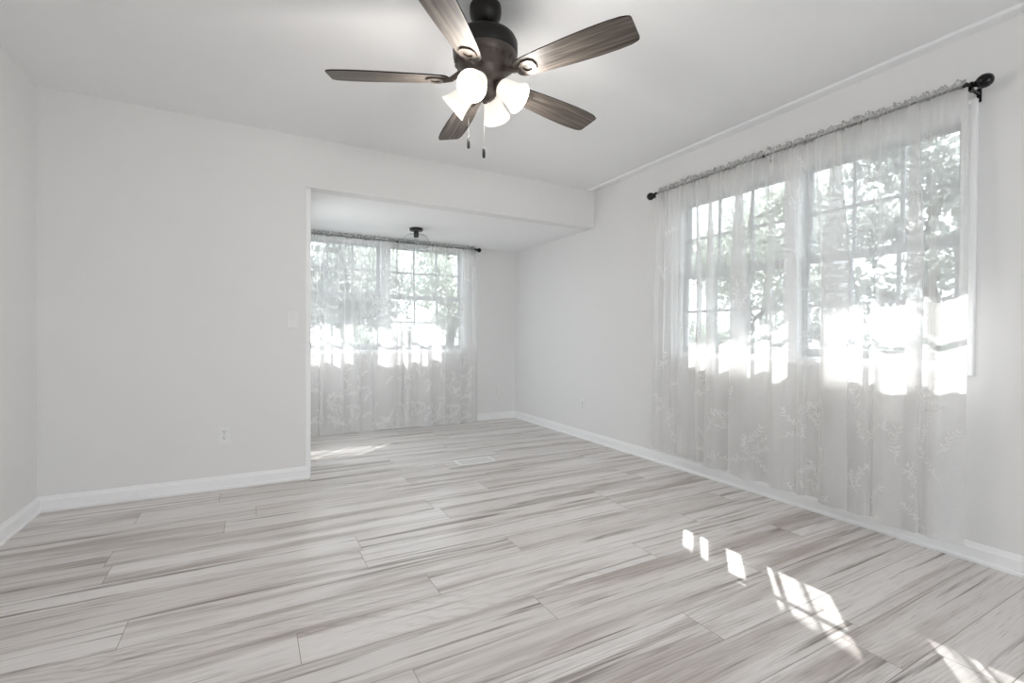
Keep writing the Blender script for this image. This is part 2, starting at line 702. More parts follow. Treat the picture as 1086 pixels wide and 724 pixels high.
# ------------------------------------------------------------------ entry door (alcove, seen edge-on)
bm = NEW()
for (ya, za, yb, zb) in ((DY0, 0.008, DY0 + 0.115, DZ), (DY1 - 0.115, 0.008, DY1, DZ), (DY0 + 0.115, 0.008, DY1 - 0.115, 0.25), (DY0 + 0.115, DZ - 0.12, DY1 - 0.115, DZ)):
    box(bm, XO - 0.045, ya, za, XO - 0.003, yb, zb, bevel=0.002)
door = struct('door_1', bm, M['door'])
bm = NEW()
box(bm, XO - 0.026, DY0 + 0.112, 0.247, XO - 0.022, DY1 - 0.112, DZ - 0.117)
obj('added_door_glass', bm, M['pane'], door)  # glazing added to bring daylight into the alcove
mY = Matrix.Rotation(radians(90), 4, 'Y')
bm = NEW()
lathe(bm, [(0, 0), (0.032, 0), (0.032, 0.006), (0.012, 0.010), (0.012, 0.038), (0.022, 0.045), (0.027, 0.056), (0.022, 0.066), (0, 0.069)], 24,
      Matrix.Translation((XO - 0.003, DY0 + 0.07, 0.945)) @ mY)
obj('door_knob', bm, M['black'], door, smooth=True)
bm = NEW()
lathe(bm, [(0, 0), (0.026, 0), (0.026, 0.010), (0.02, 0.016), (0, 0.016)], 24, Matrix.Translation((XO - 0.003, DY0 + 0.07, 1.07)) @ mY)
obj('deadbolt', bm, M['black'], door, smooth=True)
CAS = [(0, 0), (0.018, 0), (0.018, 0.05), (0.01, 0.06), (0, 0.06)]
bm = NEW()
box(bm, XO, YB + 0.04, 0, XO + 0.024, DY0 - 0.003, ZA - 0.002, bevel=0.003)
box(bm, XO, YB + 0.013, 0, XO + 0.034, YB + 0.04, ZA - 0.002, bevel=0.004)
box(bm, XO, DY1 + 0.003, 0, XO + 0.016, DY1 + 0.065, DZ + 0.05, bevel=0.003)
box(bm, XO, DY0 - 0.003, DZ + 0.003, XO + 0.016, DY1 + 0.003, DZ + 0.05, bevel=0.003)
struct('trim_2', bm, M['trim'])


# ------------------------------------------------------------------ windows
def window(name, to, hole, umull, mw, stool, lo_stool, hi_stool):
    """to(u, w, z) -> world; w > 0 goes outwards. Twin double-hung units, 3 x 2 lites per sash."""
    u0, u1, z0, z1 = hole

    def bx(bm, ua, wa, za, ub, wb, zb, bevel=0.0):
        a, b = Vector(to(ua, wa, za)), Vector(to(ub, wb, zb))
        box(bm, min(a.x, b.x), min(a.y, b.y), min(a.z, b.z), max(a.x, b.x), max(a.y, b.y), max(a.z, b.z), bevel)
    bm = NEW()   # jamb liner and mullion
    bx(bm, u0, -0.001, z0, u0 + 0.012, 0.125, z1)
    bx(bm, u1 - 0.012, -0.001, z0, u1, 0.125, z1)
    bx(bm, u0 + 0.012, -0.001, z1 - 0.012, u1 - 0.012, 0.125, z1)
    bx(bm, u0 + 0.012, -0.001, z0, u1 - 0.012, 0.145, z0 + 0.012)
    bx(bm, umull - mw / 2, 0.012, z0 + 0.012, umull + mw / 2, 0.125, z1 - 0.012, 0.002)
    w = struct(name, bm, M['vinyl'])
    bm = NEW()   # interior casing with a raised back band
    e = 0.05
    for (a, b, c, d) in ((u0 - e, z0 - e, u0 + 0.004, z1 + e), (u1 - 0.004, z0 - e, u1 + e, z1 + e),
                         (u0 + 0.004, z1 - 0.004, u1 - 0.004, z1 + e), (u0 + 0.004, z0 - e, u1 - 0.004, z0 + 0.004)):
        bx(bm, a, -0.016, b, c, 0.0, d, 0.003)
    for (a, b, c, d) in ((u0 - e, z0 - e, u0 - e + 0.018, z1 + e), (u1 + e - 0.018, z0 - e, u1 + e, z1 + e),
                         (u0 - e + 0.018, z1 + e - 0.018, u1 + e - 0.018, z1 + e)):
        bx(bm, a, -0.026, b, c, -0.016, d, 0.003)
    bx(bm, umull - mw / 2 - 0.006, -0.010, z0 + 0.004, umull + mw / 2 + 0.006, 0.012, z1 - 0.004, 0.003)
    obj('casing', bm, M['trim'], w)
    bm = NEW()
    bx(bm, lo_stool, -stool, z0 - 0.035, hi_stool, 0.03, z0 - 0.013, 0.005)
    obj('sill', bm, M['trim'], w)
    zm = z0 + 0.012 + (z1 - z0 - 0.024) * 0.51
    for (a, b) in ((u0 + 0.012, umull - mw / 2), (umull + mw / 2, u1 - 0.012)):
        for (za, zb, wa, wb, bot, top) in ((zm - 0.022, z1 - 0.012, 0.085, 0.112, 0.045, 0.026),
                                           (z0 + 0.012, zm + 0.022, 0.050, 0.077, 0.045, 0.044)):
            st = 0.034
            bm = NEW()
            bx(bm, a, wa, za, a + st, wb, zb, 0.003)
            bx(bm, b - st, wa, za, b, wb, zb, 0.003)
            bx(bm, a + st, wa, za, b - st, wb, za + bot, 0.003)
            bx(bm, a + st, wa, zb - top, b - st, wb, zb, 0.003)
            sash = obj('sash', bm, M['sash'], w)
            ga, gb, gz0, gz1 = a + st, b - st, za + bot, zb - top
            bm = NEW()
            g = 0.009
            for i in (1, 2):
                uc = ga + (gb - ga) * i / 3
                bx(bm, uc - g, wa + 0.006, gz0, uc + g, wb - 0.006, gz1)
            zc_ = (gz0 + gz1) / 2
            bx(bm, ga, wa + 0.0065, zc_ - g, gb, wb - 0.0065, zc_ + g)
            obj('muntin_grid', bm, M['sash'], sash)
            bm = NEW()
            wm = (wa + wb) / 2
            bx(bm, ga, wm - 0.001, gz0, gb, wm + 0.001, gz1)
            obj('pane', bm, M['pane'], sash)
    return w


window('window_1', lambda u, w, z: (XR + w, u, z), WR, 1.765, 0.075, 0.05, 1.0, 2.66)
window('window_2', lambda u, w, z: (u, YD + w, z), WA, 1.29, 0.085, 0.045, 0.42, 2.20)


# ------------------------------------------------------------------ curtains
def catmull(pts, n):
    """sample a Catmull-Rom curve through 2-D points at n even parameter steps of arc length"""
    P = [pts[0]] + list(pts) + [pts[-1]]
    dense = []
    for i in range(1, len(P) - 2):
        a, b, c, d = P[i - 1], P[i], P[i + 1], P[i + 2]
        for k in range(24):
            t = k / 24
            q = []
            for m_ in (0, 1):
                q.append(0.5 * (2 * b[m_] + (c[m_] - a[m_]) * t + (2 * a[m_] - 5 * b[m_] + 4 * c[m_] - d[m_]) * t * t
                                + (3 * b[m_] - a[m_] - 3 * c[m_] + d[m_]) * t ** 3))
            dense.append(tuple(q))
    dense.append(tuple(pts[-1]))
    L_ = [0.0]
    for a, b in zip(dense[:-1], dense[1:]):
        L_.append(L_[-1] + hypot(b[0] - a[0], b[1] - a[1]))
    out, j = [], 0
    for i in range(n):
        s = L_[-1] * i / (n - 1)
        while j < len(L_) - 2 and L_[j + 1] < s:
            j += 1
        f = (s - L_[j]) / max(1e-9, L_[j + 1] - L_[j])
        out.append((dense[j][0] + (dense[j + 1][0] - dense[j][0]) * f, dense[j][1] + (dense[j + 1][1] - dense[j][1]) * f))
    return out, L_[-1]


def smooth(x):
    x = max(0.0, min(1.0, x))
    return x * x * (3 - 2 * x)


def curtain(label, group, to, ztop, zbot, utop0, utop1, knots, seed, drift, n=420, rows=56, sprigs=46, nrod=0.0155):
    """knots: (u, depth towards the room) along the cloth low on the drop; to(u, d, z) -> world."""
    rn = random.Random(seed)
    prof, length = catmull(knots, n)
    ph = [rn.uniform(0, 6.28) for _ in range(6)]
    ripple = []
    for i in range(n):
        t = i / (n - 1)
        ripple.append(0.0030 * sin(length * t * 95 + 3 * sin(t * 19 + ph[0]) + ph[1]) + 0.0012 * sin(t * 260 + ph[2]))
    zb = [zbot(i / (n - 1)) for i in range(n)]

    def point(i, v):
        t = i / (n - 1)
        u, d = prof[i]
        w = smooth(v / 0.42)
        ut = utop0 + (utop1 - utop0) * t
        keep = 0.6 + 0.4 * w
        uu = ut + (u - ut) * keep + drift * sin(v * 3.0 + ph[3] + t * 5) * w * (1 - 0.4 * v)
        amp = 0.30 + 0.70 * w + 0.12 * v
        dd = nrod + 0.006 + drape * w + d * amp + ripple[i] * (1 - 0.95 * smooth(v / 0.3)) + 0.004 * sin(v * 9 + t * 17 + ph[4]) * w
        z = ztop - 0.012 + (zb[i] - ztop + 0.012) * v
        return Vector(to(uu, dd, z))
    drape = 0.0
    bm = NEW()
    grid = []
    for r in range(rows + 1):
        v = r / rows
        grid.append([bm.verts.new(point(i, v)) for i in range(n)])
    for r in range(rows):
        for i in range(n - 1):
            bm.faces.new((grid[r][i], grid[r][i + 1], grid[r + 1][i + 1], grid[r + 1][i]))
    cloth = obj('sheer_curtain', bm, M['sheer'], smooth=True, autosmooth=False)
    tag(cloth, label, 'curtain', group)
    # rod pocket with a frill standing above the rod
    bm = NEW()
    m_ = 7
    ncol = 260
    cols = []
    for i in range(ncol):
        t = i / (ncol - 1)
        u = utop0 + (utop1 - utop0) * t
        a = 0.0075 * sin(t * length * 160 + 2 * sin(t * 31 + ph[1]) + ph[5]) + 0.002 * sin(t * 700 + ph[0])
        hgt = 0.016 + 0.006 * sin(t * 97 + ph[2]) + 0.006 * rn.random() + 0.008 * max(0, sin(t * 11 + ph[3])) ** 3
        sw = 0.007 * sin(t * 150 + ph[4])
        pts = [(nrod + 0.004 + a, -0.021), (nrod + 0.006 + a, 0.0), (nrod - 0.002 + a * 0.7, 0.013),
               (0.002 + a + sw * 0.3, 0.020), (a * 1.2 + sw, 0.020 + hgt), (-0.002 + a + sw * 0.3, 0.020),
               (-nrod - 0.003 + a * 0.6, 0.0), (-nrod - 0.001 + a * 0.5, -0.020)]
        cols.append([bm.verts.new(to(u + 0.003 * sin(t * 260 + j), d_, ztop + z_)) for j, (d_, z_) in enumerate(pts)])
    for i in range(ncol - 1):
        for j in range(m_):
            bm.faces.new((cols[i][j], cols[i][j + 1], cols[i + 1][j + 1], cols[i + 1][j]))
    obj('rod_pocket', bm, M['pocket'], cloth, smooth=True, autosmooth=False)

    # turned hems down both edges and along the bottom
    bm = NEW()
    inw = Vector(to(0, 1, 0)) - Vector(to(0, 0, 0))

    def off(i, v):
        p_ = point(i, v)
        b_ = point(min(n - 1, i + 2), v) - point(max(0, i - 2), v)
        nr = b_.cross(Vector((0, 0, 1)))
        nr = nr.normalized() if nr.length > 1e-6 else inw.copy()
        return p_ + nr * (0.0012 if nr.dot(inw) > 0 else -0.0012)
    ih = max(3, int(n * 0.014))
    for lo_, hi_ in ((0, ih), (n - 1 - ih, n - 1)):
        g_ = [[bm.verts.new(off(i, r / rows)) for i in range(lo_, hi_ + 1)] for r in range(rows + 1)]
        for r in range(rows):
            for i in range(hi_ - lo_):
                bm.faces.new((g_[r][i], g_[r][i + 1], g_[r + 1][i + 1], g_[r + 1][i]))
    g_ = [[bm.verts.new(off(i, v)) for i in range(ih, n - ih)] for v in (0.974, 0.987, 1.0)]
    for r in range(2):
        for i in range(n - 2 * ih - 1):
            bm.faces.new((g_[r][i], g_[r][i + 1], g_[r + 1][i + 1], g_[r + 1][i]))
    obj('hem', bm, M['sheer'], cloth, smooth=True, autosmooth=False)

    # embroidered leaf sprays, worked on the room side of the voile
    def onc(s, v):
        fi = max(0.0, min(n - 1.001, s / length * (n - 1)))
        i = int(fi)
        f = fi - i
        v = max(0.02, min(0.995, v))
        a = point(i, v) * (1 - f) + point(i + 1, v) * f
        b = point(min(n - 1, i + 3), v) - point(max(0, i - 3), v)
        return a, b
    H = ztop - zb[0]
    inward = Vector(to(0, 1, 0)) - Vector(to(0, 0, 0))
    bm = NEW()

    def patch(poly):
        vs_ = []
        for s, v in poly:
            a, b = onc(s, v)
            nr = b.cross(Vector((0, 0, 1)))
            if nr.length < 1e-6:
                nr = inward.copy()
            nr.normalize()
            if nr.dot(inward) < 0:
                nr = -nr
            vs_.append(bm.verts.new(a + nr * 0.0016))
        try:
            bm.faces.new(vs_)
        except Exception:
            pass

    def leaf(s, z, ang, ln, wd):
        c, q = cos(ang), sin(ang)
        pts = [(0, 0), (0.35, 0.5), (0.7, 0.42), (1, 0), (0.7, -0.42), (0.35, -0.5)]
        patch([(s + c * a * ln - q * b * wd, (z + q * a * ln + c * b * wd)) for a, b in
               [(p_[0], p_[1]) for p_ in pts]][:6] if False else
              [(s + c * a * ln - q * b * wd, (ztop - (z + q * a * ln + c * b * wd)) / H) for a, b in pts])

    def spray(s, z, ang, size):
        steps = 9
        a = ang
        cs, cz = s, z
        for k in range(steps):
            ln = size / steps
            ns, nz_ = cs + cos(a) * ln, cz + sin(a) * ln
            wd = 0.0014
            patch([(cs - sin(a) * wd, (ztop - (cz + cos(a) * wd)) / H), (ns - sin(a) * wd, (ztop - (nz_ + cos(a) * wd)) / H),
                   (ns + sin(a) * wd, (ztop - (nz_ - cos(a) * wd)) / H), (cs + sin(a) * wd, (ztop - (cz - cos(a) * wd)) / H)])
            if k > 0:
                sd = 1 if k % 2 else -1
                leaf(ns, nz_, a + sd * rn.uniform(0.6, 1.1), size * rn.uniform(0.14, 0.22), size * 0.055)
                if rn.random() < 0.5:
                    leaf(ns, nz_, a - sd * rn.uniform(0.5, 1.2), size * rn.uniform(0.11, 0.18), size * 0.05)
            a += rn.uniform(-0.28, 0.28) + 0.10
            cs, cz = ns, nz_
        leaf(cs, cz, a, size * 0.16, size * 0.05)

    for q in range(sprigs):
        if q < sprigs * 0.5:
            z = zb[0] + 0.04 + rn.random() ** 1.5 * 0.45
        else:
            z = rn.uniform(zb[0] + 0.3, ztop - 0.15)
        s = rn.uniform(0.03, length - 0.03)
        a = rn.choice([0.5, 1.0, 1.6, 2.2, 2.7]) + rn.uniform(-0.3, 0.3)
        sz = rn.uniform(0.11, 0.20)
        spray(s, z, a, sz)
        if rn.random() < 0.6:
            spray(s, z, a + rn.choice([-1, 1]) * rn.uniform(0.6, 1.2), sz * 0.7)
    obj('embroidery', bm, M['thread'], cloth)
    return cloth


RODX = 2.842
RODZ = 2.166
toR = lambda u, d, z: (RODX - d, u, z)
# the cloth hangs in long slanting faces and short returns; some folds lie three layers deep
KB = [(0.895, 0.018), (0.940, 0.036), (0.985, 0.052), (1.020, 0.034), (1.040, 0.022), (1.085, 0.024), (1.112, 0.028), (1.119, 0.036), (1.095, 0.042),
      (1.052, 0.042), (1.045, 0.050), (1.060, 0.056), (1.105, 0.055), (1.160, 0.062), (1.205, 0.054), (1.245, 0.024), (1.256, 0.022), (1.268, 0.042),
      (1.305, 0.034), (1.345, 0.028), (1.420, 0.034), (1.485, 0.038), (1.494, 0.045), (1.430, 0.051), (1.362, 0.049), (1.353, 0.057), (1.420, 0.063),
      (1.480, 0.056), (1.500, 0.022), (1.515, 0.002), (1.550, 0.000), (1.590, 0.006), (1.603, 0.030), (1.640, 0.018), (1.660, 0.000), (1.700, 0.028),
      (1.725, 0.050), (1.758, 0.060), (1.788, 0.052)]
KA = [(1.800, 0.022), (1.850, 0.006), (1.900, 0.028), (1.958, 0.060), (2.060, 0.054), (2.066, 0.048), (2.058, 0.043), (1.968, 0.036), (1.961, 0.030), (1.970, 0.025),
      (2.062, 0.006), (2.080, 0.002), (2.140, 0.028), (2.200, 0.058), (2.258, 0.053), (2.264, 0.047), (2.256, 0.042), (2.210, 0.037), (2.204, 0.031), (2.212, 0.026),
      (2.262, 0.008), (2.275, 0.004), (2.326, 0.032), (2.360, 0.030), (2.365, 0.025), (2.334, 0.020), (2.331, 0.015), (2.364, 0.004), (2.420, 0.012), (2.484, 0.038),
      (2.520, 0.034), (2.523, 0.028), (2.492, 0.022), (2.491, 0.016), (2.528, 0.004), (2.578, 0.030), (2.588, 0.026),
      (2.604, 0.002), (2.660, 0.030), (2.672, 0.026), (2.688, 0.004), (2.742, 0.026), (2.790, 0.012)]
curtain('sheer white embroidered curtain panel hanging nearest the camera on the large right wall window', 'sheer curtains',
        toR, RODZ, lambda t: 0.100 + 0.020 * t + 0.004 * sin(t * 40), 0.925, 1.868, KB, 11, 0.006, sprigs=52)
curtain('sheer white embroidered curtain panel on the farther half of the right wall rod', 'sheer curtains',
        toR, RODZ, lambda t: 0.122 + 0.035 * t + 0.005 * sin(t * 37 + 1), 1.890, 2.775, KA, 23, 0.006, sprigs=50)

ARY = 5.175
ARZ = 2.046
toA = lambda u, d, z: (u, ARY - d, z)
KL = [(0.372, 0.01), (0.42, 0.03), (0.47, 0.01), (0.50, 0.04), (0.585, 0.02), (0.60, 0.055), (0.64, 0.05), (0.645, 0.01), (0.70, 0.02), (0.78, 0.05), (0.83, 0.06),
      (0.84, 0.02), (0.90, 0.02), (0.96, 0.05), (1.00, 0.05), (1.01, 0.01), (1.07, 0.01), (1.12, 0.045), (1.13, 0.01), (1.19, 0.03), (1.27, 0.055), (1.335, 0.05), (1.39, 0.02)]
KR = [(1.37, 0.05), (1.42, 0.045), (1.455, 0.02), (1.47, 0.06), (1.52, 0.075), (1.535, 0.03), (1.60, 0.02), (1.68, 0.05), (1.76, 0.065), (1.775, 0.02), (1.83, 0.01),
      (1.91, 0.04), (1.935, 0.055), (1.945, 0.02), (2.01, 0.02), (2.09, 0.05), (2.12, 0.05), (2.13, 0.015), (2.20, 0.015), (2.26, 0.045), (2.30, 0.03), (2.34, 0.02)]
curtain('sheer white embroidered curtain panel at the left of the alcove window beside the door', 'sheer curtains',
        toA, ARZ, lambda t: 0.012 + 0.006 * sin(t * 19) ** 2 + 0.03 * t ** 6, 0.365, 1.385, KL, 37, 0.006, sprigs=54)
curtain('sheer white embroidered curtain panel at the right of the alcove window', 'sheer curtains',
        toA, ARZ, lambda t: 0.012 + 0.006 * sin(t * 23 + 1) ** 2 + 0.035 * (1 - t) ** 6, 1.40, 2.315, KR, 41, 0.006, sprigs=52)

# rods
FIN = [(0, 0), (0.017, 0), (0.019, 0.003), (0.019, 0.010), (0.014, 0.014), (0.012, 0.017), (0.016, 0.020), (0.016, 0.026), (0.011, 0.030), (0.014, 0.036)]


def finial(bm, mtx, ln=0.062, r=0.030):
    pr = list(FIN)
    for k in range(1, 15):
        a = pi * k / 15
        pr.append((max(0.013 if k < 3 else 0, r * sin(a) ** 0.9), 0.036 + ln * (1 - cos(a)) / 2))
    pr.append((0, 0.036 + ln))
    lathe(bm, pr, 28, mtx)


def bracket(bm, to, u, zrod, wall_d):
    """wall plate, arm and cup; to(u, d, z) with d = distance from rod plane towards the room (wall at -wall_d)"""
    def bx(ua, da, za, ub, db, zb, bv=0.0):
        a, b = Vector(to(ua, da, za)), Vector(to(ub, db, zb))
        box(bm, min(a.x, b.x), min(a.y, b.y), min(a.z, b.z), max(a.x, b.x), max(a.y, b.y), max(a.z, b.z), bv)
    w = 0.009
    bx(u - w, -wall_d, zrod - 0.055, u + w, -wall_d + 0.005, zrod + 0.01, 0.002)
    bx(u - 0.005, -wall_d + 0.005, zrod - 0.024, u + 0.005, 0.004, zrod - 0.012, 0.002)
    bx(u - 0.006, -0.014, zrod - 0.026, u + 0.006, -0.010, zrod + 0.004)
    bx(u - 0.006, 0.010, zrod - 0.026, u + 0.006, 0.014, zrod + 0.004)
    bx(u - 0.006, -0.014, zrod - 0.028, u + 0.006, 0.014, zrod - 0.010)


r1 = thing('curtain_rod', 'long black curtain rod with egg shaped ends above the right wall window', 'curtain rod', (RODX, 1.85, RODZ), group='curtain rods')
toL = lambda u, d, z: (-d, u - 1.85, z - RODZ)
bm = NEW(); tube(bm, [(0, 0.925 - 1.85, 0), (0, 2.80 - 1.85, 0)], 0.0135, 16)
obj('rod', bm, M['rod'], r1, smooth=True)
mxn = Matrix.Translation((0, 0.926 - 1.85, 0)) @ Matrix.Rotation(radians(90), 4, 'X')
mxp = Matrix.Translation((0, 2.80 - 1.85, 0)) @ Matrix.Rotation(radians(-90), 4, 'X')
for mx in (mxn, mxp):
    bm = NEW(); finial(bm, mx)
    obj('finial', bm, M['gloss_black'], r1, smooth=True)
for u in (0.905, 1.879, 2.808):
    bm = NEW(); bracket(bm, toL, u, RODZ, XR - RODX)
    obj('bracket', bm, M['black'], r1)

r2 = thing('curtain_rod', 'shorter black curtain rod with a ball end above the alcove window', 'curtain rod', (1.34, ARY, ARZ), group='curtain rods')
toL2 = lambda u, d, z: (u - 1.34, -d, z - ARZ)
bm = NEW(); tube(bm, [(0.352 - 1.34, 0, 0), (2.325 - 1.34, 0, 0)], 0.0135, 16)
obj('rod', bm, M['rod'], r2, smooth=True)
bm = NEW(); finial(bm, Matrix.Translation((2.320 - 1.34, 0, 0)) @ Matrix.Rotation(radians(90), 4, 'Y'), 0.046, 0.026)
obj('finial', bm, M['gloss_black'], r2, smooth=True)
for u in (0.372, 1.392, 2.332):
    bm = NEW(); bracket(bm, toL2, u, ARZ, YD - ARY)
    obj('bracket', bm, M['black'], r2)

# ------------------------------------------------------------------ ceiling fan
FX, FY = 0.883, 1.868
fan = thing('ceiling_fan', 'five blade ceiling fan with weathered wood blades and four lit frosted shades', 'ceiling fan', (FX, FY, ZC))
ZB = 2.125 - ZC
bm = NEW()
lathe(bm, [(0, 0), (0.066, 0), (0.068, -0.006), (0.068, -0.030), (0.064, -0.050), (0.052, -0.070), (0.036, -0.084), (0.024, -0.090), (0, -0.090)], 40)
obj('canopy', bm, M['darkbronze'], fan, smooth=True)
bm = NEW()
lathe(bm, [(0, -0.08), (0.024, -0.08), (0.024, -0.105), (0.034, -0.112), (0.034, -0.128), (0, -0.128)], 28)
obj('downrod', bm, M['darkbronze'], fan, smooth=True)
bm = NEW()
lathe(bm, [(0, -0.122), (0.060, -0.122), (0.105, -0.130), (0.130, -0.144), (0.139, -0.162), (0.139, -0.205), (0.135, -0.211), (0.135, -0.216), (0, -0.216)], 56)
mh = obj('motor_housing', bm, M['darkbronze'], fan, smooth=True)
bm = NEW()     # vent slots round the lower bowl
for k in range(20):
    a = 2 * pi * k / 20
    mm = Matrix.Rotation(a, 4, 'Z') @ Matrix.Translation((0.1255, 0, -0.251)) @ Matrix.Rotation(radians(-37), 4, 'Y')
    b2 = NEW(); box(b2, -0.009, -0.013, -0.002, 0.009, 0.013, 0.0015, 0.001)
    for v in b2.verts:
        v.co = mm @ v.co
    tmp = bpy.data.meshes.new('tmp'); b2.to_mesh(tmp); b2.free()
    bm.from_mesh(tmp); bpy.data.meshes.remove(tmp)
obj('vent_slots', bm, M['bronze'], mh)
bm = NEW()     # switch housing / light kit fitter
lathe(bm, [(0, -0.214), (0.136, -0.214), (0.138, -0.222), (0.132, -0.240), (0.116, -0.262), (0.094, -0.280), (0.086, -0.290), (0.084, -0.306), (0.074, -0.322), (0.056, -0.332),
           (0.050, -0.345), (0.050, -0.365), (0.044, -0.385), (0.030, -0.398), (0.012, -0.404), (0.010, -0.412), (0, -0.414)], 48)
kit = obj('light_kit', bm, M['bronze'], fan, smooth=True)

BR0, BR1 = 0.155, 0.660
ang0 = -1.0720


def blade_outline():
    pts = []
    st = [(0.0, 0.036), (0.03, 0.048), (0.10, 0.055), (0.22, 0.063), (0.34, 0.0685), (0.42, 0.070), (0.46, 0.0675)]
    L_ = BR1 - BR0
    up = [(0.0, 0.020), (0.006, 0.034), (0.020, 0.044), (0.06, 0.051), (0.14, 0.058), (0.25, 0.0655), (0.35, 0.0695), (0.42, 0.0690), (0.47, 0.0655),
          (L_ - 0.014, 0.0600), (L_ - 0.004, 0.055), (L_, 0.046)]
    pts = [(BR0 + a, b) for a, b in up] + [(BR0 + a, -b) for a, b in reversed(up)]
    return pts


def make_blade(k):
    bm = NEW()
    uvb = bm.loops.layers.uv.new('UVMap')
    out = blade_outline()
    th = 0.0055
    top = [bm.verts.new((x, y, th / 2)) for x, y in out]
    bot = [bm.verts.new((x, y, -th / 2)) for x, y in out]
    bm.faces.new(top)
    bm.faces.new(list(reversed(bot)))
    n = len(out)
    for i in range(n):
        f = bm.faces.new((bot[i], bot[(i + 1) % n], top[(i + 1) % n], top[i]))
        f.material_index = 1
    for f in bm.faces:
        for lp in f.loops:
            lp[uvb].uv = (lp.vert.co.x + k * 3.1, lp.vert.co.y + k * 1.7)
    b = obj('blade', bm, [M['blade'], M['darkbronze']], fan)
    b.matrix_local = (Matrix.Rotation(ang0 + k * 2 * pi / 5, 4, 'Z') @ Matrix.Translation((0, 0, ZB)) @ Matrix.Rotation(radians(BPITCH), 4, 'X'))
    # blade iron: arm from the motor and a pierced shield under the blade root
    bm = NEW()
    zz = -th / 2 - 0.0035
    ring_o = [(0.172, 0.0), (0.180, 0.020), (0.200, 0.034), (0.228, 0.034), (0.246, 0.022), (0.252, 0.0)]
    ring_i = [(0.192, 0.0), (0.196, 0.011), (0.206, 0.019), (0.222, 0.019), (0.231, 0.012), (0.234, 0.0)]
    full = lambda r: r + [(x, -y) for x, y in reversed(r[1:-1])]
    ro, ri = full(ring_o), full(ring_i)
    m_ = len(ro)
    V = {}
    for nm, rr, z in (('ot', ro, zz + 0.0035), ('ob', ro, zz - 0.004), ('it', ri, zz + 0.0035), ('ib', ri, zz - 0.004)):
        V[nm] = [bm.verts.new((x, y, z)) for x, y in rr]
    for i in range(m_):
        j = (i + 1) % m_
        bm.faces.new((V['ob'][i], V['ob'][j], V['ib'][j], V['ib'][i]))
        bm.faces.new((V['ot'][i], V['it'][i], V['it'][j], V['ot'][j]))
        bm.faces.new((V['ob'][i], V['ot'][i], V['ot'][j], V['ob'][j]))
        bm.faces.new((V['ib'][i], V['ib'][j], V['it'][j], V['it'][i]))
    tube(bm, [(0.085, 0, 0.030), (0.115, 0, 0.020), (0.145, 0, 0.000), (0.180, 0, zz)], 0.011, 10, radii=[0.013, 0.012, 0.011, 0.010])
    iron = obj('blade_iron', bm, M['bronze'], b, smooth=True)
    iron['label'] = 'dark bronze pierced blade iron'
    return b


BPITCH = -12.0
for k in range(5):
    make_blade(k)

# four arms with frosted bell shades
AZ = [radians(a) for a in (-136, -46, 44, 134)]
TILT = radians(38)     # axis below horizontal
for a in AZ:
    hd = Vector((cos(a), sin(a), 0))
    axis = hd * cos(TILT) + Vector((0, 0, -sin(TILT)))
    p0 = hd * 0.030 + Vector((0, 0, -0.350))
    p1 = hd * 0.054 + Vector((0, 0, -0.338))
    p2 = p1 + axis * 0.016
    rot = axis.to_track_quat('Z', 'Y').to_matrix().to_4x4()
    bm = NEW()
    tube(bm, [p0, p0 * 0.4 + p1 * 0.6 + Vector((0, 0, 0.004)), p1, p2], 0.009, 12)
    lathe(bm, [(0, 0.004), (0.020, 0.004), (0.025, 0.012), (0.025, 0.030), (0, 0.030)], 24, Matrix.Translation(p1) @ rot)
    arm = obj('lamp_arm', bm, M['bronze'], fan, smooth=True)
    bm = NEW()
    prof = [(0.024, 0.022), (0.034, 0.026), (0.039, 0.034), (0.043, 0.055), (0.048, 0.080), (0.055, 0.105), (0.0615, 0.122), (0.063, 0.126),
            (0.061, 0.127), (0.058, 0.121), (0.051, 0.102), (0.044, 0.078), (0.039, 0.055), (0.035, 0.036), (0.024, 0.026), (0.024, 0.022)]
    lathe(bm, prof, 36, Matrix.Translation(p1) @ rot)
    sh = obj('lamp_shade', bm, M['shade'], fan, smooth=True)
    bm = NEW()
    lathe(bm, [(0, 0.030), (0.012, 0.030), (0.013, 0.045), (0.020, 0.062), (0.027, 0.078), (0.029, 0.090), (0.026, 0.102), (0.016, 0.111), (0, 0.114)], 24,
          Matrix.Translation(p1) @ rot)
    obj('bulb', bm, M['bulb'], sh, smooth=True)
    ld = bpy.data.lights.new('bulb_light', 'POINT')
    ld.energy = BULB_W
    ld.color = (1.0, 0.965, 0.92)
    ld.shadow_soft_size = 0.035
    lo = bpy.data.objects.new('bulb_light', ld)
    COL.objects.link(lo)
    lo.location = Vector((FX, FY, ZC)) + p1 + axis * 0.150

# two pull chains with dark pulls
for (dr, zt, zb_, df) in ((-0.072, -0.345, 1.888 - ZC, 0.02), (-0.004, -0.41, 1.838 - ZC, -0.005)):
    rv = Vector((cos(YAW), -sin(YAW), 0))
    fv = Vector((sin(YAW), cos(YAW), 0))
    b = rv * dr + fv * df
    bm = NEW()
    tube(bm, [(b.x, b.y, zt), (b.x, b.y, zb_)], 0.0007, 6)
    zz_ = zt
    while zz_ > zb_:
        bmesh.ops.create_icosphere(bm, subdivisions=1, radius=0.0012, matrix=Matrix.Translation((b.x, b.y, zz_)))
        zz_ -= 0.006
    ch = obj('pull_chain', bm, M['chain'], fan, smooth=True)
    bm = NEW()
    lathe(bm, [(0, 0.003), (0.003, 0.002), (0.0055, -0.004), (0.0068, -0.018), (0.0068, -0.036), (0.0055, -0.046), (0, -0.048)], 14, Matrix.Translation((b.x, b.y, zb_)))
    obj('pull', bm, M['black'], ch, smooth=True)

